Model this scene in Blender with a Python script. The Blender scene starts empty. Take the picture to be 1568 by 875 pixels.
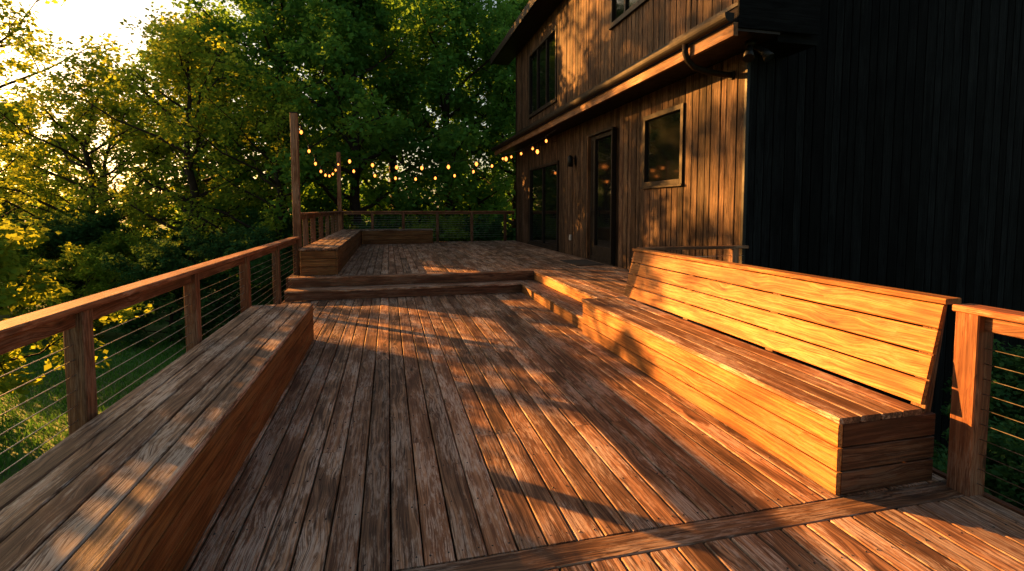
import bpy, math, random
import numpy as np
from mathutils import Vector
random.seed(7); RNG=np.random.default_rng(7)
scene=bpy.context.scene
scene.view_settings.view_transform='Standard'
scene.view_settings.look='None'
scene.view_settings.exposure=0
D=math.radians
# ------------------------------------------------------------ materials
class NT:
    def __init__(s,name):
        s.m=bpy.data.materials.new(name); s.m.use_nodes=True
        s.t=s.m.node_tree; s.t.nodes.clear()
        s.out=s.n('ShaderNodeOutputMaterial')
    def n(s,typ,**kw):
        x=s.t.nodes.new(typ)
        for k,v in kw.items(): setattr(x,k,v)
        return x
    def l(s,a,b): s.t.links.new(a,b)
    def math(s,op,a,b=None,c=None,clamp=False):
        x=s.n('ShaderNodeMath',operation=op); x.use_clamp=clamp
        for i,v in enumerate((a,b,c)):
            if v is None: continue
            if isinstance(v,(int,float)): x.inputs[i].default_value=v
            else: s.l(v,x.inputs[i])
        return x.outputs[0]
    def mix(s,f,a,b,blend='MIX'):
        x=s.n('ShaderNodeMix',data_type='RGBA',blend_type=blend)
        for sock,v in ((x.inputs[0],f),(x.inputs[6],a),(x.inputs[7],b)):
            if isinstance(v,(int,float)): sock.default_value=v
            elif isinstance(v,tuple): sock.default_value=(*v,1)
            else: s.l(v,sock)
        return x.outputs[2]
    def mapr(s,v,a,b,c=0,d=1):
        x=s.n('ShaderNodeMapRange'); x.clamp=True
        s.l(v,x.inputs[0])
        for i,q in enumerate((a,b,c,d)): x.inputs[i+1].default_value=q
        return x.outputs[0]
    def noise(s,vec,scale=1,detail=4,rough=.55):
        x=s.n('ShaderNodeTexNoise'); s.l(vec,x.inputs['Vector'])
        x.inputs['Scale'].default_value=scale; x.inputs['Detail'].default_value=detail; x.inputs['Roughness'].default_value=rough
        return x.outputs[0]
    def vmul(s,v,t):
        x=s.n('ShaderNodeVectorMath',operation='MULTIPLY'); s.l(v,x.inputs[0]); x.inputs[1].default_value=t
        return x.outputs[0]

def wood(name,dark,mid,light,grey=(.2,.17,.15),grey_amt=.5,rough=.6,bump=.6,red=(.25,.07,.03),red_amt=.3,spec=.2):
    g=NT(name)
    at=g.n('ShaderNodeAttribute',attribute_name='gc'); gc=at.outputs['Vector']
    t1=g.n('ShaderNodeAttribute',attribute_name='tone').outputs['Fac']
    t2=g.n('ShaderNodeAttribute',attribute_name='tone2').outputs['Fac']
    w=g.noise(g.vmul(gc,(1.1,5,5)),1,2)
    sep=g.n('ShaderNodeSeparateXYZ'); g.l(gc,sep.inputs[0])
    vor=g.n('ShaderNodeTexVoronoi'); g.l(g.vmul(gc,(2.6,8.5,8.5)),vor.inputs['Vector']); vor.inputs['Scale'].default_value=1
    sc=g.n('ShaderNodeSeparateColor'); g.l(vor.outputs['Color'],sc.inputs[0])
    has=g.math('GREATER_THAN',sc.outputs[0],.70)
    kn=g.math('MULTIPLY',g.mapr(vor.outputs['Distance'],.2,.07),has)
    halo=g.math('MULTIPLY',g.mapr(vor.outputs['Distance'],.6,.1),has)
    yy=g.math('ADD',sep.outputs[1],g.math('MULTIPLY',g.math('ADD',w,g.math('MULTIPLY',halo,.5)),.07))
    cmb=g.n('ShaderNodeCombineXYZ'); g.l(sep.outputs[0],cmb.inputs[0]); g.l(yy,cmb.inputs[1]); g.l(sep.outputs[2],cmb.inputs[2])
    v=cmb.outputs[0]
    fine=g.noise(g.vmul(v,(5,210,150)),1,4,.66)
    med=g.noise(g.vmul(v,(1.3,58,50)),1,3,.6)
    big=g.noise(g.vmul(gc,(1.6,5,5)),1,3,.6)
    wear=g.noise(g.vmul(gc,(10,60,60)),1,5,.75)
    grain=g.math('ADD',g.math('MULTIPLY',fine,.5),g.math('MULTIPLY',med,.5))
    gr=g.mapr(grain,.40,.60)
    c=g.mix(gr,dark,mid)
    c=g.mix(g.math('MULTIPLY',g.mapr(med,.5,.64),.8),c,light)
    c=g.mix(g.math('MULTIPLY',g.mapr(t2,.3,1.0),red_amt),c,red)
    gm=g.mapr(g.math('ADD',g.math('MULTIPLY',big,.5),g.math('MULTIPLY',wear,.55)),.515,.60)
    gm=g.math('MULTIPLY',g.math('MULTIPLY',gm,grey_amt),g.mapr(fine,.42,.54,.08,1))
    c=g.mix(gm,c,grey)
    c=g.mix(g.math('MULTIPLY',g.mapr(big,.52,.32),.6),c,tuple(x*.6 for x in dark))
    c=g.mix(g.math('MULTIPLY',kn,.85),c,tuple(x*.25 for x in dark))
    ck=g.mapr(fine,.41,.32); c=g.mix(g.math('MULTIPLY',ck,.7),c,tuple(x*.3 for x in dark))
    hs=g.n('ShaderNodeHueSaturation'); g.l(c,hs.inputs['Color']); g.l(t1,hs.inputs['Value'])
    b=g.n('ShaderNodeBsdfPrincipled'); g.l(hs.outputs[0],b.inputs['Base Color'])
    g.l(g.mapr(grain,.35,.65,rough+.12,rough-.06),b.inputs['Roughness'])
    b.inputs['Specular IOR Level'].default_value=spec
    bp=g.n('ShaderNodeBump'); bp.inputs['Strength'].default_value=bump; bp.inputs['Distance'].default_value=.003
    hgt=g.math('SUBTRACT',grain,g.math('MULTIPLY',kn,.3))
    g.l(hgt,bp.inputs['Height']); g.l(bp.outputs[0],b.inputs['Normal'])
    g.l(b.outputs[0],g.out.inputs[0]); return g.m

def plain(name,col,rough=.5,metal=0,noise_amt=.25,ns=8,ior=1.45,bump=0,spec=.5):
    g=NT(name); tc=g.n('ShaderNodeTexCoord').outputs['Object']
    n=g.noise(tc,ns,5)
    c=g.mix(g.math('MULTIPLY',n,noise_amt*2),col,tuple(x*.4 for x in col))
    b=g.n('ShaderNodeBsdfPrincipled'); g.l(c,b.inputs['Base Color'])
    g.l(g.mapr(n,.3,.7,max(rough-.08,.01),rough+.08),b.inputs['Roughness'])
    b.inputs['Metallic'].default_value=metal; b.inputs['IOR'].default_value=ior; b.inputs['Specular IOR Level'].default_value=spec
    if bump:
        bp=g.n('ShaderNodeBump'); bp.inputs['Strength'].default_value=bump; bp.inputs['Distance'].default_value=.01
        g.l(n,bp.inputs['Height']); g.l(bp.outputs[0],b.inputs['Normal'])
    g.l(b.outputs[0],g.out.inputs[0]); return g.m

def leafmat(name,c1,c2,tr,trans=.45):
    g=NT(name)
    a=g.n('ShaderNodeAttribute',attribute_name='tone').outputs['Fac']
    oi=g.n('ShaderNodeObjectInfo').outputs['Random']
    c=g.mix(a,c1,c2)
    c=g.mix(g.math('MULTIPLY',oi,.3),c,tuple(x*.5 for x in c1))
    d=g.n('ShaderNodeBsdfDiffuse'); g.l(c,d.inputs['Color'])
    t=g.n('ShaderNodeBsdfTranslucent'); g.l(g.mix(a,tuple(x*.6 for x in tr),tr),t.inputs[0])
    m=g.n('ShaderNodeMixShader'); m.inputs[0].default_value=trans
    g.l(d.outputs[0],m.inputs[1]); g.l(t.outputs[0],m.inputs[2]); g.l(m.outputs[0],g.out.inputs[0]); return g.m

M_DECK=wood('weathered_deck_wood',(.058,.029,.017),(.31,.152,.072),(.49,.27,.14),grey=(.55,.42,.32),grey_amt=.8,rough=.6,bump=1.0,red=(.28,.10,.04),red_amt=.4,spec=.25)
M_BENCH=wood('stained_bench_wood',(.15,.052,.014),(.42,.18,.042),(.54,.25,.07),grey=(.42,.26,.13),grey_amt=.45,rough=.6,bump=.9,red=(.34,.11,.028),red_amt=.4)
M_SEAT=wood('weathered_seat_wood',(.058,.030,.018),(.26,.132,.068),(.41,.24,.135),grey=(.52,.41,.32),grey_amt=.85,rough=.58,bump=1.0,red=(.25,.085,.035),red_amt=.3,spec=.25)
M_RAIL=wood('stained_rail_wood',(.08,.032,.015),(.24,.10,.042),(.34,.16,.075),grey=(.38,.27,.19),grey_amt=.4,rough=.6,bump=.7,red=(.25,.07,.025),red_amt=.4)
M_SIDING=wood('stained_siding',(.018,.010,.007),(.078,.042,.022),(.155,.085,.045),grey=(.15,.105,.07),grey_amt=.5,rough=.65,bump=1.0,red=(.075,.03,.015),red_amt=.4,spec=.12)
M_BLACKSIDE=wood('black_siding',(.0018,.0022,.0026),(.0055,.0062,.007),(.008,.009,.010),grey=(.010,.011,.012),grey_amt=.4,rough=.8,bump=.4,red=(.006,.006,.006),red_amt=.1,spec=.06)
M_FASCIA=wood('fascia_wood',(.10,.042,.016),(.24,.10,.036),(.30,.14,.05),rough=.6)
M_TRIM=plain('dark_bronze_trim',(.018,.012,.009),.55,0,spec=.2)
M_METAL=plain('gutter_metal',(.014,.010,.008),.6,0,spec=.15)
M_CABLE=plain('steel_cable',(.5,.46,.42),.35,1,.1)
M_GLASS=plain('window_glass',(.006,.007,.006),.03,0,.1,1,1.8)
M_ROOF=plain('roof_shingle',(.018,.015,.014),.85,0,.4,12,bump=.6,spec=.1)
M_SCREW=plain('screw_head',(.012,.009,.008),.5,0)
M_BARK=plain('bark',(.05,.035,.026),.85,0,.6,9,bump=.8,spec=.2)
M_BLACK=plain('black_metal',(.008,.008,.008),.5,.1,spec=.3)
M_WHITE=plain('outlet_plastic',(.55,.5,.45),.4)
M_MAT=plain('coir_mat',(.05,.035,.025),.95,0,.5,60,bump=.8)
M_UNDERLAY=plain('dark_underlay',(.008,.007,.006),.95,0,.4,5,spec=.05)  # near-black, for the added sheet that darkens the deck gaps
M_LEAF=leafmat('leaf_green',(.04,.14,.036),(.13,.31,.06),(.22,.42,.05))
M_LEAF2=leafmat('leaf_yellowgreen',(.07,.17,.028),(.20,.33,.04),(.46,.55,.05),.5)
M_LEAFD=leafmat('leaf_dark',(.028,.095,.034),(.08,.19,.055),(.12,.22,.04),.3)
M_GRASS=leafmat('grass_blade',(.06,.22,.03),(.13,.36,.06),(.12,.28,.05),.3)
def bulbmat():
    g=NT('warm_bulb'); e=g.n('ShaderNodeEmission'); e.inputs[0].default_value=(1,.27,.045,1); e.inputs[1].default_value=4.2
    g.l(e.outputs[0],g.out.inputs[0]); return g.m
M_BULB=bulbmat()
def groundmat():
    g=NT('lawn_ground'); tc=g.n('ShaderNodeTexCoord').outputs['Object']
    n=g.noise(tc,.5,6); n2=g.noise(tc,14,4)
    c=g.mix(g.mapr(n,.4,.6),(.04,.11,.018),(.08,.20,.035)); c=g.mix(g.mapr(n2,.4,.7,0,.5),c,(.02,.03,.01))
    b=g.n('ShaderNodeBsdfPrincipled'); g.l(c,b.inputs['Base Color']); b.inputs['Roughness'].default_value=.9
    g.l(b.outputs[0],g.out.inputs[0]); return g.m
M_GROUND=groundmat()

# ------------------------------------------------------------ mesh builder
class MB:
    def __init__(s): s.v=[];s.f=[];s.m=[];s.gc=[];s.t=[];s.t2=[];s.mats=[];s.sm=[]
    def mi(s,m):
        if m not in s.mats: s.mats.append(m)
        return s.mats.index(m)
    def beam(s,a,b,wd,w,t,mat,c=.004,tone=None,jit=True):
        a=Vector(a);b=Vector(b);L=(b-a).length;d=(b-a).normalized();W=Vector(wd); W=(W-d*W.dot(d)).normalized();N=d.cross(W)
        hw,ht=w/2,t/2; c=min(c,hw*.5,ht*.5)
        pr=[(-hw+c,-ht),(hw-c,-ht),(hw,-ht+c),(hw,ht-c),(hw-c,ht),(-hw+c,ht),(-hw,ht-c),(-hw,-ht+c)]
        o=len(s.v); ox,oy,oz=random.uniform(0,90),random.uniform(0,90),random.uniform(0,90)
        tn=tone if tone is not None else random.uniform(.6,1.25); t2=random.random()
        for q,l in ((a,0),(b,L)):
            for x,y in pr:
                s.v.append(q+W*x+N*y); s.gc.append((ox+l,oy+x,oz+y)); s.t.append(tn); s.t2.append(t2)
        k=s.mi(mat)
        for i in range(8):
            j=(i+1)%8; s.f.append((o+i,o+j,o+8+j,o+8+i)); s.m.append(k); s.sm.append(False)
        s.f.append(tuple(o+7-i for i in range(8))); s.f.append(tuple(o+8+i for i in range(8))); s.m+= [k,k]; s.sm+=[False,False]
    def box(s,p,q,mat,ax=None,c=.003,tone=None):
        p=Vector(p);q=Vector(q); e=q-p; cc=(p+q)/2
        if ax is None: ax=max(range(3),key=lambda i:abs(e[i]))
        oth=[i for i in range(3) if i!=ax]; wi=oth[0] if abs(e[oth[0]])>=abs(e[oth[1]]) else oth[1]
        a=cc.copy();b=cc.copy();a[ax]=p[ax];b[ax]=q[ax]; wd=Vector((0,0,0)); wd[wi]=1
        ti=[i for i in oth if i!=wi][0]
        s.beam(a,b,wd,abs(e[wi]),abs(e[ti]),mat,c,tone)
    def tube(s,pts,rad,mat,n=6,tone=1,cap=True,smooth=True):
        pts=[Vector(p) for p in pts]; o=len(s.v); k=s.mi(mat); L=0
        if not isinstance(rad,(list,tuple)): rad=[rad]*len(pts)
        for i,p in enumerate(pts):
            d=(pts[min(i+1,len(pts)-1)]-pts[max(i-1,0)]).normalized()
            u=d.orthogonal().normalized() if i==0 else (u-d*u.dot(d)).normalized()
            w=d.cross(u)
            if i: L+=(p-pts[i-1]).length
            for j in range(n):
                an=2*math.pi*j/n; s.v.append(p+(u*math.cos(an)+w*math.sin(an))*rad[i]); s.gc.append((L,rad[i]*math.cos(an),rad[i]*math.sin(an))); s.t.append(tone); s.t2.append(.5)
        for i in range(len(pts)-1):
            for j in range(n):
                s.f.append((o+i*n+j,o+i*n+(j+1)%n,o+(i+1)*n+(j+1)%n,o+(i+1)*n+j)); s.m.append(k); s.sm.append(smooth)
        if cap:
            s.f.append(tuple(o+n-1-j for j in range(n))); s.f.append(tuple(o+(len(pts)-1)*n+j for j in range(n))); s.m+=[k,k]; s.sm+=[False,False]
    def poly(s,pts,mat,tone=1):
        o=len(s.v); k=s.mi(mat)
        for p in pts: s.v.append(Vector(p)); s.gc.append(tuple(p)); s.t.append(tone); s.t2.append(.5)
        s.f.append(tuple(range(o,o+len(pts)))); s.m.append(k); s.sm.append(False)
    def extr(s,prof,y0,y1,mat,tone=1):
        n=len(prof)
        for i in range(n):
            a=prof[i];b=prof[(i+1)%n]
            s.poly([(a[0],y0,a[1]),(b[0],y0,b[1]),(b[0],y1,b[1]),(a[0],y1,a[1])],mat,tone)
        s.poly([(p[0],y0,p[1]) for p in prof],mat,tone); s.poly([(p[0],y1,p[1]) for p in prof][::-1],mat,tone)
    def done(s,name,parent=None):
        me=bpy.data.meshes.new(name); me.from_pydata([tuple(x) for x in s.v],[],s.f)
        for m in s.mats: me.materials.append(m)
        me.polygons.foreach_set('material_index',s.m); me.polygons.foreach_set('use_smooth',s.sm)
        a=me.attributes.new('gc','FLOAT_VECTOR','POINT'); a.data.foreach_set('vector',np.array(s.gc,dtype=np.float32).ravel())
        a=me.attributes.new('tone','FLOAT','POINT'); a.data.foreach_set('value',np.array(s.t,dtype=np.float32))
        a=me.attributes.new('tone2','FLOAT','POINT'); a.data.foreach_set('value',np.array(s.t2,dtype=np.float32))
        me.update()
        ob=bpy.data.objects.new(name,me); scene.collection.objects.link(ob)
        if parent: ob.parent=parent
        return ob
def empty(name):
    e=bpy.data.objects.new(name,None); scene.collection.objects.link(e); return e

# ------------------------------------------------------------ layout numbers
P=.146; BW=.1370; XL=-1.76; XR=3.22
S1Y,S2Y=9.30,9.70; S1X,S2X=2.45,2.82; Z1,Z2=.18,.36
XW=4.80; YW0=6.12; YW1=19.0; YF=19.1
def ydeck(b,x0,x1,y0,y1,z,mat,screws=None):
    x=x0
    while x<x1-.03:
        w=min(BW,x1-x)
        cuts=[y0]; q=y0+random.choice([1.22,2.44,3.25,4.1])
        while q<y1-.6: cuts.append(q); q+=random.choice([3.66,4.27,4.88])
        cuts.append(y1)
        for a,c in zip(cuts[:-1],cuts[1:]):
            dz=random.uniform(-.0018,.0012); dx=random.uniform(-.0015,.0015)
            b.beam((x+w/2+dx,a+.0015,z-.0175+dz),(x+w/2-dx,c-.0015,z-.0175+dz+random.uniform(-.001,.001)),(1,0,0),w,.035,mat,c=.006)
        if screws:
            yy=y0+.06
            while yy<min(y1,screws):
                for sx in (.028,w-.028):
                    b.tube([(x+sx+random.uniform(-.004,.004),yy+random.uniform(-.006,.006),z-.003),(x+sx,yy,z+.0012)],.0048,M_SCREW,8,smooth=False)
                yy+=.406
        x+=P
b=MB()
ydeck(b,XL,XR,2.21,S1Y+.05,0,M_DECK,7.0)
ydeck(b,XL,XR,-1.5,2.05,0,M_DECK,2.0)
b.beam((XL,2.13,-.0165),(XR,2.13,-.0165),(0,1,0),.145,.035,M_DECK,c=.005,tone=.6)
y=-1.3
while y<S1Y+.3:
    b.box((XL,y,-.24),(XR,y+.04,-.04),M_RAIL,tone=.3); y+=.406
b.poly([(XL,-1.5,-.30),(XR,-1.5,-.30),(XR,S1Y+.3,-.30),(XL,S1Y+.3,-.30)],M_UNDERLAY)  # dark sheet added below the joists so lit ground stays hidden in gaps
b.box((XL-.04,-1.5,-.31),(XL-.002,S1Y+.3,.0),M_RAIL,tone=.6); b.box((XR+.002,-1.5,-.31),(XR+.04,6,0),M_RAIL,tone=.6)
for px in (XL+.2,XR-.2):
    for py in (0,3,6,9): b.box((px-.07,py,-2.6),(px+.07,py+.14,-.31),M_RAIL,tone=.5)
b.done('lower_deck')
b=MB()
ydeck(b,XL,XW-.03,S2Y+.15,YF+.1,Z2,M_DECK)
ydeck(b,S2X+.15,XW-.03,6.0,S2Y+.146,Z2,M_DECK)
b.beam((XL,S2Y+.065,Z2-.016),(S2X+.145,S2Y+.065,Z2-.016),(0,1,0),.15,.035,M_DECK,tone=1.0,c=.006)
b.beam((S2X+.065,6.0,Z2-.0155),(S2X+.065,S2Y-.013,Z2-.0155),(1,0,0),.15,.035,M_DECK,tone=1.1,c=.006)
y=6.1
while y<YF:
    x0=XL if y>S2Y else S2X+.03
    b.box((x0,y,Z2-.24),(XW-.05,y+.04,Z2-.04),M_RAIL,tone=.3); y+=.406
b.box((XL-.04,S2Y,-.1),(XL-.002,YF+.1,Z2),M_RAIL,tone=.6)
b.box((XL,YF+.1,0),(XW,YF+.14,Z2),M_RAIL,tone=.6)
for px in (XL+.2,1.5,4.4):
    for py in (10.5,14,18.5): b.box((px-.07,py,-2.6),(px+.07,py+.14,.12),M_RAIL,tone=.5)
b.box((3.0,5.98,0.0),(XW-.03,6.0,Z2-.04),M_RAIL,tone=.5)
b.done('upper_deck')
b=MB()
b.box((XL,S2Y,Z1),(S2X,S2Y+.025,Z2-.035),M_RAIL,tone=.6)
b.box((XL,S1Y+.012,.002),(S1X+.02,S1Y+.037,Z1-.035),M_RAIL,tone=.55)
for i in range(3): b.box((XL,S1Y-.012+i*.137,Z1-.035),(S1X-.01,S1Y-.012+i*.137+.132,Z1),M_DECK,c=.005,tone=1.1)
b.box((S2X+.002,6.0,Z1),(S2X+.027,S2Y-.002,Z2-.035),M_BENCH)  # sunlight on the side risers put into the colour: brighter bench wood
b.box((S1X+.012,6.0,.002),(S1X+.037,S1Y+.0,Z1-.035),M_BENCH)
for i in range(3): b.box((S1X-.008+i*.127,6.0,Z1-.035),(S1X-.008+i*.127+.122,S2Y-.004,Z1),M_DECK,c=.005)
b.done('deck_steps')
def boxbench(name,x0,x1,y0,y1,z0,h,along='y'):
    b=MB(); t=.03
    if along=='y':
        n=round((x1-x0)/.14); w=(x1-x0)/n
        for i in range(n): b.box((x0+i*w,y0-.012,z0+h-.035),(x0+i*w+w-.008,y1+.012,z0+h+random.uniform(-.001,.001)),M_SEAT,ax=1,c=.006)
    else:
        n=round((y1-y0)/.14); w=(y1-y0)/n
        for i in range(n): b.box((x0,y0+i*w,z0+h-.035),(x1,y0+i*w+w-.008,z0+h+random.uniform(-.001,.001)),M_SEAT,ax=0,c=.006)
    n=3; hh=(h-.038)/n
    for i in range(n):
        za=z0+.002+i*hh; zb=za+hh-.008
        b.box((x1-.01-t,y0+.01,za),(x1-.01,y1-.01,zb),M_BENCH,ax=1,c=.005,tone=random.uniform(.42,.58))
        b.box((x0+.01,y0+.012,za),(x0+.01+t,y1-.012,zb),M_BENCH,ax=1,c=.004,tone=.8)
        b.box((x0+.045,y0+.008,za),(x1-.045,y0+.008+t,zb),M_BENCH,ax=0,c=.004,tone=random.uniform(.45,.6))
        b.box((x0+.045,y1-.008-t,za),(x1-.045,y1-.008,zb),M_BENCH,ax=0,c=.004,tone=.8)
    b.box((x0+.012,y0+.012,z0+.002),(x1-.042,y1-.012,z0+.01),M_TRIM)
    return b.done(name)
boxbench('box_bench',-1.60,-.90,-1.0,6.52,0,.45)
boxbench('box_bench',-1.62,-.93,9.98,18.95,Z2,.5)
boxbench('box_bench',-.92,1.55,18.3,18.95,Z2,.5,'x')
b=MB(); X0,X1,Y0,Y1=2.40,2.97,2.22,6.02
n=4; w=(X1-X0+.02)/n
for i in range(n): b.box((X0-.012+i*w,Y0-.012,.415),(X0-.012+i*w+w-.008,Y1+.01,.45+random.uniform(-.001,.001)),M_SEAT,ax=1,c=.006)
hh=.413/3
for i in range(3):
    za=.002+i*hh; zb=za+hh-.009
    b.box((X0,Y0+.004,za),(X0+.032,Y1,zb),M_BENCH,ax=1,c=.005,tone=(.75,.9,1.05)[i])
    b.box((X0+.034,Y0,za),(X1+.12,Y0+.03,zb),M_RAIL,ax=0,c=.004,tone=random.uniform(.4,.55))  # near end faces away from the sun; its shade is in the darker tone
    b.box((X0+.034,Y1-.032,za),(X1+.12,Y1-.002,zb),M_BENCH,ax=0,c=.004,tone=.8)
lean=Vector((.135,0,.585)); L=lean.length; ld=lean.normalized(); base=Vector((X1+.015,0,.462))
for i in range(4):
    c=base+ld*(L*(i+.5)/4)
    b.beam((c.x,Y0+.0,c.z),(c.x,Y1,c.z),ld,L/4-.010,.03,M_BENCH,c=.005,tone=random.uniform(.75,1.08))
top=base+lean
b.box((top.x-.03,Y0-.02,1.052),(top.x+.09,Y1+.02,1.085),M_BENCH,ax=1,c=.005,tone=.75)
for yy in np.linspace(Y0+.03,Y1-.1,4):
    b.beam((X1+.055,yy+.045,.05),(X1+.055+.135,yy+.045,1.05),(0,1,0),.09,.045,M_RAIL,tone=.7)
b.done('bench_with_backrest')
def rail(name,p,q,z0,ztop,posts,ncab=10,s=.1,capw=.14):
    b=MB(); p=Vector(p);q=Vector(q); d=(q-p).normalized(); sd=Vector((d.y,-d.x,0))
    for i,t in enumerate(posts):
        c=p+d*t; zt=ztop-.04
        b.beam((c.x,c.y,z0),(c.x,c.y,zt),sd,s,s,M_RAIL,c=.006,tone=random.uniform(.55,.85))
    b.beam((p.x,p.y,ztop-.02),(q.x,q.y,ztop-.02),sd,capw,.038,M_RAIL,c=.006,tone=1.3)
    b.beam((p.x,p.y,ztop-.085),(q.x,q.y,ztop-.085),(0,0,1),.085,.03,M_RAIL,c=.004,tone=.8)
    zb=max(z0,ztop-1.08)
    for k in range(ncab):
        z=zb+.09+k*(ztop-.14-zb-.09)/(ncab-.0)
        pts=[]
        for j in range(len(posts)):
            c=p+d*posts[j]; pts.append((c.x,c.y,z))
            if j<len(posts)-1:
                m=p+d*((posts[j]+posts[j+1])/2); pts.append((m.x,m.y,z-.003))
        if len(pts)>1: b.tube(pts,.0028,M_CABLE,6)
    return b.done(name)
XRAIL=-1.69
rail('cable_railing',(XRAIL,-1.2,0),(XRAIL,10.2,0),-.25,1.08,[.0,1.1,2.8,4.48,6.16,7.85,9.6,11.35])
rail('cable_railing',(3.17,-1.5,0),(3.17,2.17,0),-.25,1.06,[.1,1.8,3.60],s=.12)
rail('cable_railing',(XRAIL,10.42,0),(XRAIL,YF-.05,0),Z2-.1,1.52,[.9,2.0,3.4,4.8,6.2,7.4])
rail('cable_railing',(XRAIL+.07,YF,0),(XW-.05,YF,0),Z2-.1,1.52,[.0,1.05,2.15,3.4,4.7,6.0])
b=MB()
b.box((3.2,6.03,1.05),(XW+.05,6.12,1.09),M_RAIL); b.box((4.6,6.03,Z2),(4.7,6.115,1.05),M_RAIL)
for k in range(6): b.tube([(3.1,6.07,.5+k*.09),(4.8,6.07,.5+k*.09)],.004,M_CABLE)
b.done('guard_rail')
for (px,py,z0,z1) in ((XRAIL,10.31,-.3,3.38),(XRAIL,YF,Z2-.2,3.6)):
    b=MB(); b.beam((px,py,z0),(px,py,z1),(1,0,0),.13,.13,M_RAIL,c=.008,tone=1.3)
    b.box((px-.07,py-.07,z1+.002),(px+.07,py+.07,z1+.02),M_BLACK); b.tube([(px+.06,py,z1-.2),(px+.11,py,z1-.22)],.008,M_BLACK)
    b.done('wooden_light_post')
def string(p,q,sag,nb,off=.5,r=.036):
    b=MB(); p=Vector(p);q=Vector(q)
    N=40
    f=lambda t: p.lerp(q,t)-Vector((0,0,sag*4*t*(1-t)))
    b.tube([f(i/N) for i in range(N+1)],.007,M_BLACK,5)
    for i in range(nb):
        c=f((i+off)/nb)
        b.tube([c,c-Vector((0,0,.09))],[.018,.02],M_BLACK,8)
        c2=c-Vector((0,0,.09))
        b.tube([c2-Vector((0,0,h*r*2.7)) for h in (0,.15,.4,.65,.88,1)],[r*.4,r*.7,r,r*.95,r*.55,r*.08],M_BULB,8)
    return b.done('string_lights')
string((XRAIL+.09,10.31,3.25),(XRAIL+.05,YF,3.5),.75,9,.2,.028)
string((XRAIL+.07,YF,3.5),(4.75,14.0,3.55),.45,8,.4,.048)
string((XRAIL+.07,YF-.02,3.2),(4.2,19.3,3.5),.5,8,.6,.042)
string((4.15,19.0,3.62),(4.2,12.5,3.62),.12,5,.4,.034)

# ------------------------------------------------------------ house
H=empty('dark_wood_house')
def siding_x(b,x,y0,y1,z0,z1,ops,mat):
    br=sorted(set([y0,y1]+[o[0] for o in ops]+[o[1] for o in ops]))
    for a,c in zip(br[:-1],br[1:]):
        n=max(1,round((c-a)/.19)); ws=np.array([random.uniform(.7,1.3) for _ in range(n)]); ws=ws/ws.sum()*(c-a); y=a
        for w in ws:
            mid=y+w/2; segs=[(z0,z1)]
            for o in ops:
                if o[0]-.001<mid<o[1]+.001:
                    ns=[]
                    for s0,s1 in segs:
                        if o[2]>s0: ns.append((s0,min(s1,o[2])))
                        if o[3]<s1: ns.append((max(s0,o[3]),s1))
                    segs=ns
            dx=random.uniform(0,.010); tn=random.uniform(.5,1.35)
            for s0,s1 in segs:
                if s1-s0>.02: b.beam((x+.012+dx,mid,s0),(x+.012+dx,mid,s1),(0,1,0),w-.018,.024,mat,c=.005,tone=tn)
            y+=w
lower=[(7.60,8.95,2.03,3.34),(10.2,11.5,.40,3.30),(14.0,17.0,.42,2.98)]
upper=[(14.2,17.1,4.75,6.85),(8.5,10.5,5.55,6.9)]
b=MB(); siding_x(b,XW,YW0,YW1,Z2-.3,3.76,lower,M_SIDING); b.done('lower_siding',H)
b=MB(); siding_x(b,XW,YW0,YW1,4.3,7.5,upper,M_SIDING); b.done('upper_siding',H)
b=MB(); x=XW+.03
while x<14:
    w=random.choice([.14,.18,.2]); d=random.uniform(0,.006)
    b.beam((x+w/2,YW0-.01+d,-2.5),(x+w/2,YW0-.01+d,7.5),(1,0,0),w-.012,.024,M_BLACKSIDE,c=.004,tone=random.uniform(.5,1.6)); x+=w
b.done('black_side_siding',H)
b=MB(); b.box((XW+.04,YW0+.03,-2.5),(14,YW1-.02,7.5),M_BLACKSIDE,c=.001); 
b.box((XW-.02,YW0-.05,-2.5),(XW+.028,YW0-.0,3.7),M_BLACK); b.box((XW-.02,YW1,-2.5),(XW+.09,YW1+.03,7.45),M_TRIM)
b.done('core_walls',H)
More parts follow.
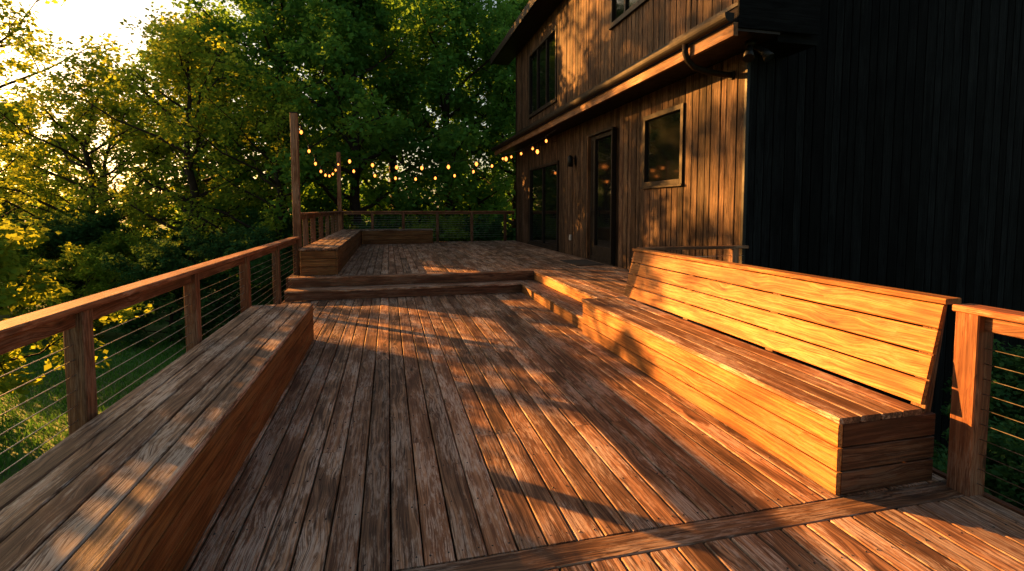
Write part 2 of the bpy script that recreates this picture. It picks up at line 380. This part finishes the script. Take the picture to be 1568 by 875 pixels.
def window(name,o,mull=1,hor=0,door=False):
    b=MB(); ya,yb,za,zb=o; x0=XW-.035; x1=XW+.036; f=.075
    b.box((x0,ya-.01,za-.01),(x1,ya+f,zb+.01),M_TRIM,ax=2); b.box((x0,yb-f,za-.01),(x1,yb+.01,zb+.01),M_TRIM,ax=2)
    b.box((x0-.003,ya+f,zb-f),(x1,yb-f,zb+.012),M_TRIM,ax=1); b.box((x0-.003,ya+f,za-.012),(x1,yb-f,za+f),M_TRIM,ax=1)
    b.box((x0-.025,ya-.03,za-.05),(x1-.04,yb+.03,za-.013),M_TRIM,ax=1)
    for k in range(1,mull):
        y=ya+(yb-ya)*k/mull; b.box((x0+.01,y-.035,za+f),(x1-.002,y+.035,zb-f),M_TRIM,ax=2)
    for k in range(1,hor+1):
        z=za+(zb-za)*k/(hor+1); b.box((x0+.03,ya+f,z-.012),(x1-.004,yb-f,z+.012),M_TRIM,ax=1)
    b.box((XW+.022,ya+.03,za+.03),(XW+.034,yb-.03,zb-.03),M_GLASS,c=.001)
    if door:
        b.box((x0+.015,ya+f,za+f),(x1,ya+f+.13,zb-f),M_TRIM,ax=2); b.box((x0+.015,yb-f-.13,za+f),(x1,yb-f,zb-f),M_TRIM,ax=2)
        b.box((x0+.017,ya+f+.13,za+f),(x1,yb-f-.13,za+f+.25),M_TRIM,ax=1)
        b.tube([(x0-.05,yb-f-.07,za+1.0),(x0-.05,yb-f-.07,za+1.25)],.012,M_BLACK)
        b.tube([(x0+.02,yb-f-.07,za+1.12),(x0-.05,yb-f-.07,za+1.12)],.012,M_BLACK)
        b.box((XW-.12,ya-.06,za),(XW-.037,ya-.012,zb+.05),M_TRIM,ax=2); b.box((XW-.12,yb+.012,za),(XW-.037,yb+.06,zb+.05),M_FASCIA,ax=2,tone=.7)
        b.box((XW-.12,ya-.012,zb+.014),(XW-.037,yb+.012,zb+.06),M_TRIM,ax=1)
    b.done(name,H)
window('kitchen_window',lower[0]); window('glass_door',lower[1],door=True); window('sliding_door',lower[2],2)
window('upper_triple_window',upper[0],3,0); window('upper_window',upper[1],3,1)
b=MB()
ys,ye=5.5,19.7
b.extr([(4.17,3.80),(4.17,3.98),(4.83,4.45),(4.83,3.80)],ys,ye,M_ROOF)
b.box((4.10,ys-.02,3.70),(4.165,ye+.02,3.86),M_FASCIA,ax=1,tone=.9)
b.box((4.168,ys-.01,3.765),(4.78,ye+.01,3.797),M_TRIM,ax=1)
b.box((4.165,ys-.03,3.80),(5.35,ys-.003,4.3),M_BLACKSIDE,ax=0)
b.extr([(4.80,3.7),(4.80,7.45),(5.4,7.45),(5.4,3.7)],ys+.05,YW0-.03,M_BLACKSIDE)
b.box((4.76,YW0,4.42),(4.795,ye-.7,4.48),M_TRIM,ax=1)
b.done('skirt_roof',H)
b=MB()
pr=[]
for k in range(9):
    an=math.pi+math.pi*k/8; pr.append((4.03+.065*math.cos(an),3.93+.075*math.sin(an)))
pr=[(3.965,3.96)]+pr+[(4.095,3.96)]
b.extr(pr,ys-.04,ye+.03,M_METAL)
b.tube([(4.03,ys+.9,3.87),(4.03,ys+.9,3.76),(4.07,ys+.9,3.66),(4.18,ys+.9,3.57),(4.4,ys+.9,3.52),(4.66,ys+.9,3.5),(4.81,ys+.9,3.5)],.042,M_METAL,12)
b.tube([(4.765,ys+.9,3.5),(4.80,ys+.9,3.5)],.065,M_METAL,12)
b.done('gutter_and_downspout',H)
b=MB()
b.extr([(4.15,7.42),(4.15,7.58),(9.4,10.6),(14.6,7.58),(14.6,7.42),(9.4,10.35)],5.3,20.3,M_ROOF)
b.box((4.06,5.25,7.36),(4.145,20.35,7.62),M_METAL,ax=1)
b.box((4.15,5.3,7.38),(4.8,20.3,7.415),M_TRIM,ax=1)
b.poly([(4.3,YW1+.01,7.42),(14.4,YW1+.01,7.42),(9.4,YW1+.01,10.3)],M_SIDING); b.poly([(4.3,YW0,7.42),(14.4,YW0,7.42),(9.4,YW0,10.3)],M_BLACKSIDE)
b.done('main_roof',H)
b=MB(); b.box((XW-.03,12.6,2.75),(XW-.002,12.72,3.0),M_BLACK); b.tube([(XW-.03,12.66,2.92),(XW-.14,12.66,2.95),(XW-.14,12.66,2.9)],.012,M_BLACK)
b.tube([(XW-.14,12.66,3.0),(XW-.14,12.66,2.96),(XW-.14,12.66,2.7)],[.02,.07,.075],M_BLACK,12); b.done('wall_sconce',H)
b=MB(); b.tube([(4.6,5.8,3.765),(4.6,5.8,3.70)],.07,M_BLACK,12)
b.tube([(4.58,5.78,3.7),(4.5,5.7,3.6),(4.46,5.65,3.5)],[.03,.05,.07],M_BLACK,12); b.tube([(4.65,5.78,3.7),(4.72,5.68,3.6),(4.75,5.63,3.52)],[.03,.05,.07],M_BLACK,12); b.done('flood_light',H)
b=MB(); b.box((XW-.03,12.9,.75),(XW-.002,13.0,.9),M_WHITE); b.box((XW-.045,12.92,.76),(XW-.031,12.98,.85),M_WHITE); b.done('wall_outlet',H)
b=MB(); b.box((3.95,10.3,Z2+.003),(4.6,11.4,Z2+.018),M_MAT,c=.005); b.done('door_mat')

# ------------------------------------------------------------ ground
def gz(x,y): 
    return -2.55+ .35*np.sin(x*.11+1)*np.cos(y*.09)
me=bpy.data.meshes.new('ground'); N=90
g=np.sign(np.linspace(-1,1,N))*np.abs(np.linspace(-1,1,N))**2.2*600
gx,gy=np.meshgrid(g,g); zz=gz(gx,gy)*np.where(np.hypot(gx,gy)>150,0,1)+np.where(np.hypot(gx,gy)>150,-2.5,0)
vs=np.stack([gx.ravel(),gy.ravel(),zz.ravel()],1)
fs=[(j*N+i,j*N+i+1,(j+1)*N+i+1,(j+1)*N+i) for j in range(N-1) for i in range(N-1)]
me.from_pydata(vs.tolist(),[],fs); me.materials.append(M_GROUND); ob=bpy.data.objects.new('ground',me); scene.collection.objects.link(ob)

# ------------------------------------------------------------ foliage
def leafarrays(cent,rad,tone,per,size,rng,flat=.7):
    n=len(cent)*per; c=np.repeat(cent,per,0); r=np.repeat(rad,per); t=np.repeat(tone,per)
    d=rng.normal(size=(n,3)); d/=np.linalg.norm(d,axis=1)[:,None]; d*= (rng.random(n)**.45)[:,None]
    d[:,2]*=flat; p=c+d*r[:,None]; p[:,2]-= .25*r*(d[:,0]**2+d[:,1]**2)
    a=rng.normal(size=(n,3)); a[:,2]=a[:,2]*.5-.35; a/=np.linalg.norm(a,axis=1)[:,None]
    q=rng.normal(size=(n,3)); q[:,2]*=.4; bb=q-a*(q*a).sum(1)[:,None]; bb/=np.linalg.norm(bb,axis=1)[:,None]
    s=size*rng.uniform(.6,1.3,n)
    L=a*(s)[:,None]; W=bb*(s*.34)[:,None]
    V=np.stack([p,p+L*.45+W,p+L,p+L*.45-W],1).reshape(-1,3)
    tt=np.clip(t*.6+rng.random(n)*.4,0,1)
    return V,np.repeat(tt,4)
def mesh_from(name,V,tone,mat,extra=None,extramat=None):
    me=bpy.data.meshes.new(name); nv=len(V); nf=nv//4
    ev=np.array([tuple(x) for x in extra.v],dtype=np.float64).reshape(-1,3) if extra else np.zeros((0,3))
    allv=np.concatenate([V,ev]); me.vertices.add(len(allv)); me.vertices.foreach_set('co',allv.astype(np.float32).ravel())
    loops=list(range(nv)); starts=list(range(0,nv,4)); tots=[4]*nf; mi=[0]*nf
    if extra:
        pos=nv
        for f in extra.f:
            starts.append(pos); tots.append(len(f)); loops.extend([i+nv for i in f]); pos+=len(f); mi.append(1)
    me.loops.add(len(loops)); me.loops.foreach_set('vertex_index',loops)
    me.polygons.add(len(starts)); me.polygons.foreach_set('loop_start',starts); me.polygons.foreach_set('loop_total',tots)
    me.materials.append(mat); me.materials.append(extramat or M_BARK); me.polygons.foreach_set('material_index',mi)
    me.update(calc_edges=True); me.validate()
    a=me.attributes.new('tone','FLOAT','POINT'); a.data.foreach_set('value',np.concatenate([tone,np.ones(len(ev))]).astype(np.float32))
    return me
def tree_mesh(seed,Ht,R,mat,npri=24,nsec=7,per=70,leaf=.17,base=.22,name='tree',clump=1.0):
    rng=np.random.default_rng(seed); b=MB(); T=[]
    N=9; lean=rng.normal(size=2)*.03
    for i in range(N+1):
        t=i/N; T.append((lean[0]*Ht*t+rng.normal()*.12*t*2,lean[1]*Ht*t+rng.normal()*.12*t*2,Ht*.93*t))
    b.tube(T,[.022*Ht*(1-.93*i/N)*(1.35 if i==0 else 1) for i in range(N+1)],M_BARK,9)
    T=np.array(T); cent=[];rad=[];ton=[]
    for k in range(npri):
        h=base+(1-base)*((k+rng.random()*.8)/npri); i=min(int(h*N),N-1); f=h*N-i; o=T[i]*(1-f)+T[i+1]*f if h<1 else T[-1]
        prof=math.sin(math.pi*min(1,(h-base)/(1-base)*.85+.2))**.7
        L=R*prof*rng.uniform(.6,1.2); an=k*2.4+rng.normal()*.5; up=.15+.9*h*rng.uniform(.5,1.1)
        d=np.array([math.cos(an),math.sin(an),up]); d/=np.linalg.norm(d)
        pts=[o+d*L*s+np.array([0,0,.12*L*s*s])+rng.normal(size=3)*.06*L*s for s in (0,.33,.66,1)]
        r0=.010*Ht*(1.1-h*.8)
        b.tube(pts,[r0,r0*.7,r0*.45,r0*.15],M_BARK,5,cap=False)
        ct=rng.random()
        for m in range(nsec):
            s=rng.uniform(.35,1.0); ii=min(int(s*3),2); ff=s*3-ii; q=pts[ii]*(1-ff)+pts[ii+1]*ff
            d2=d*.6+rng.normal(size=3)*.7; d2/=np.linalg.norm(d2); l2=R*.3*rng.uniform(.5,1.2)
            e=q+d2*l2
            b.tube([q,(q+e)/2+rng.normal(size=3)*.05,e],[r0*.35,r0*.22,r0*.08],M_BARK,4,cap=False)
            for u in (.55,1.0):
                cent.append(q+(e-q)*u+rng.normal(size=3)*.1); rad.append(R*rng.uniform(.09,.2)*clump); ton.append(np.clip(ct*.5+rng.random()*.6,0,1))
    V,t=leafarrays(np.array(cent),np.array(rad),np.array(ton),per,leaf,rng)
    return mesh_from(name,V,t,mat,b)
def put(me,name,x,y,z=None,s=1,rot=None,sz=None):
    ob=bpy.data.objects.new(name,me); scene.collection.objects.link(ob)
    ob.location=(x,y,float(gz(x,y))-.1 if z is None else z); ob.rotation_euler=(0,0,random.uniform(0,6.28) if rot is None else rot); ob.scale=(s,s,sz or s); return ob
TA=tree_mesh(1,14,4.4,M_LEAF,26,7,62,.23,.16,'oak_a'); TB=tree_mesh(2,16,4.8,M_LEAF,28,7,62,.24,.16,'oak_b')
TC=tree_mesh(3,13,4.2,M_LEAF2,22,7,58,.22,.12,'maple_a'); TD=tree_mesh(4,15,4.6,M_LEAF2,22,7,52,.23,.2,'maple_b')
TX=tree_mesh(9,13,4.4,M_LEAF2,18,6,40,.2,.25,'maple_sparse',1.0)
TN=tree_mesh(12,9.6,3.9,M_LEAFD,18,7,60,.13,.64,'overhang',.8)
TY=tree_mesh(15,8.2,1.7,M_LEAF2,10,3,26,.14,.42,'birch',1.0)
TS=tree_mesh(5,4.2,2.3,M_LEAFD,18,6,80,.14,.05,'shrub_a'); TS2=tree_mesh(6,4.0,2.2,M_LEAF2,16,6,70,.14,.08,'shrub_b')
for me,nm,x,y,s in [
 (TA,'oak_tree',-1.5,25,1.1),(TB,'oak_tree',3.2,26.5,1.05),(TA,'oak_tree',7.2,29,1.2),(TB,'oak_tree',-5.3,27.5,1.05),
 (TX,'maple_tree',-4.4,21.6,.74),(TC,'maple_tree',-9.6,28.5,1.1),(TX,'maple_tree',-8.0,23.6,.92),(TB,'oak_tree',0.5,34,1.25),
 (TX,'maple_tree',-13.4,27.0,.85),(TC,'maple_tree',-15.5,32,.8),(TA,'oak_tree',-10,35,1.15),(TD,'maple_tree',-21,36,.7),(TB,'oak_tree',-4,38,1.2),
 (TB,'oak_tree',8,38,1.2),(TX,'maple_tree',-22.5,34.5,1.38),(TN,'oak_tree',-9.4,9.4,1.0),
 (TY,'birch_tree',-12.6,19.3,1.0),(TY,'birch_tree',-11.9,17.2,.9)]:
    put(me,nm,x,y,s=s)
for i in range(22):
    x=random.uniform(-14,5); y=random.uniform(21.5,26)
    put(TS if random.random()<.7 else TS2,'shrub',x,y,s=random.uniform(.65,1.0))
for x,y,s,m in [(-6.6,17.6,.72,TS),(-5.0,18.6,.8,TS),(-9.5,18.4,.72,TS2),(-3.6,17.5,.65,TS),(-12,19,.7,TS2),(-14.5,21.5,.9,TS2),(-8.0,10.3,1.08,TS2),(-17,25,1.1,TS)]:
    put(m,'shrub',x,y,s=s)
for x,y,s in [(5.5,3.2,.42),(6.6,1.8,.45),(5.0,1.0,.4),(7.5,4.2,.5),(4.6,4.6,.35)]: put(TS,'shrub',x,y,s=s)
# out-of-frame hedge added to shade the near-left part of the deck
rng=np.random.default_rng(21); n=420
cent=np.stack([rng.uniform(-9.6,-8.9,n),rng.uniform(1.0,13.2,n),-2.6+5.2*rng.random(n)],1)
n2=300; cent2=np.stack([rng.uniform(-9.5,-8.95,n2),rng.uniform(1.0,13.2,n2),rng.uniform(2.64,2.82,n2)],1)
cent=np.concatenate([cent,cent2]); n+=n2
V,t=leafarrays(cent,rng.uniform(.2,.3,n),rng.random(n),85,.13,rng,.7)
ob=bpy.data.objects.new('garden_hedge',mesh_from('garden_hedge',V,t,M_LEAFD)); scene.collection.objects.link(ob)
# distant treeline ring
rng=np.random.default_rng(11); cent=[];rad=[];ton=[]
for k in range(420):
    an=rng.uniform(0,2*math.pi); r=rng.uniform(60,95)
    cent.append((r*math.cos(an),r*math.sin(an),rng.uniform(-2,5.5))); rad.append(rng.uniform(2.4,4.4)); ton.append(rng.random())
V,t=leafarrays(np.array(cent),np.array(rad),np.array(ton),90,1.1,rng,.9)
ob=bpy.data.objects.new('distant_treeline',mesh_from('distant_treeline',V,t,M_LEAF)); scene.collection.objects.link(ob)
n=45000; x=RNG.uniform(-13,-2,n); y=RNG.uniform(2,18,n); z=gz(x,y); an=RNG.uniform(0,6.28,n); h=RNG.uniform(.05,.13,n)
dx=np.cos(an)*.012; dy=np.sin(an)*.012; lx=RNG.normal(size=n)*.04; ly=RNG.normal(size=n)*.04
V=np.stack([np.stack([x-dx,y-dy,z],1),np.stack([x+dx,y+dy,z],1),np.stack([x+dx*.3+lx,y+dy*.3+ly,z+h],1),np.stack([x-dx*.3+lx,y-dy*.3+ly,z+h],1)],1).reshape(-1,3)
ob=bpy.data.objects.new('lawn_grass',mesh_from('lawn_grass',V,np.repeat(RNG.random(n),4),M_GRASS)); scene.collection.objects.link(ob)

# ------------------------------------------------------------ light
EL=12.5; sx,sy=-1.0,.93
w=bpy.data.worlds.new('World'); scene.world=w; w.use_nodes=True; nt=w.node_tree
sky=nt.nodes.new('ShaderNodeTexSky'); sky.sky_type='NISHITA'; sky.sun_disc=False; sky.sun_elevation=D(EL); sky.sun_rotation=math.atan2(sx,sy)
sky.dust_density=2.5; sky.ozone_density=.8
tint=nt.nodes.new('ShaderNodeVectorMath'); tint.operation='MULTIPLY'; tint.inputs[1].default_value=(1.08,.98,.86)
nt.links.new(sky.outputs[0],tint.inputs[0])
bg=nt.nodes['Background']; nt.links.new(tint.outputs[0],bg.inputs[0]); bg.inputs[1].default_value=.215
sd=bpy.data.lights.new('sun','SUN'); sd.energy=28; sd.angle=D(.4); sd.color=(1,.42,.085)
so=bpy.data.objects.new('sun',sd); scene.collection.objects.link(so)
hl=math.hypot(sx,sy); dirv=Vector((-sx,-sy,-hl*math.tan(D(EL))))
so.rotation_euler=dirv.to_track_quat('-Z','Y').to_euler(); so.location=(-20,20,15)
# ------------------------------------------------------------ camera
cd=bpy.data.cameras.new('camera'); co=bpy.data.objects.new('camera',cd); scene.collection.objects.link(co)
cd.sensor_width=36; cd.lens=17.8; cd.shift_y=-.043; cd.clip_start=.05; cd.clip_end=3000
co.location=(0,0,1.6); co.rotation_euler=(D(90-3.7),0,D(-13.7))
scene.camera=co
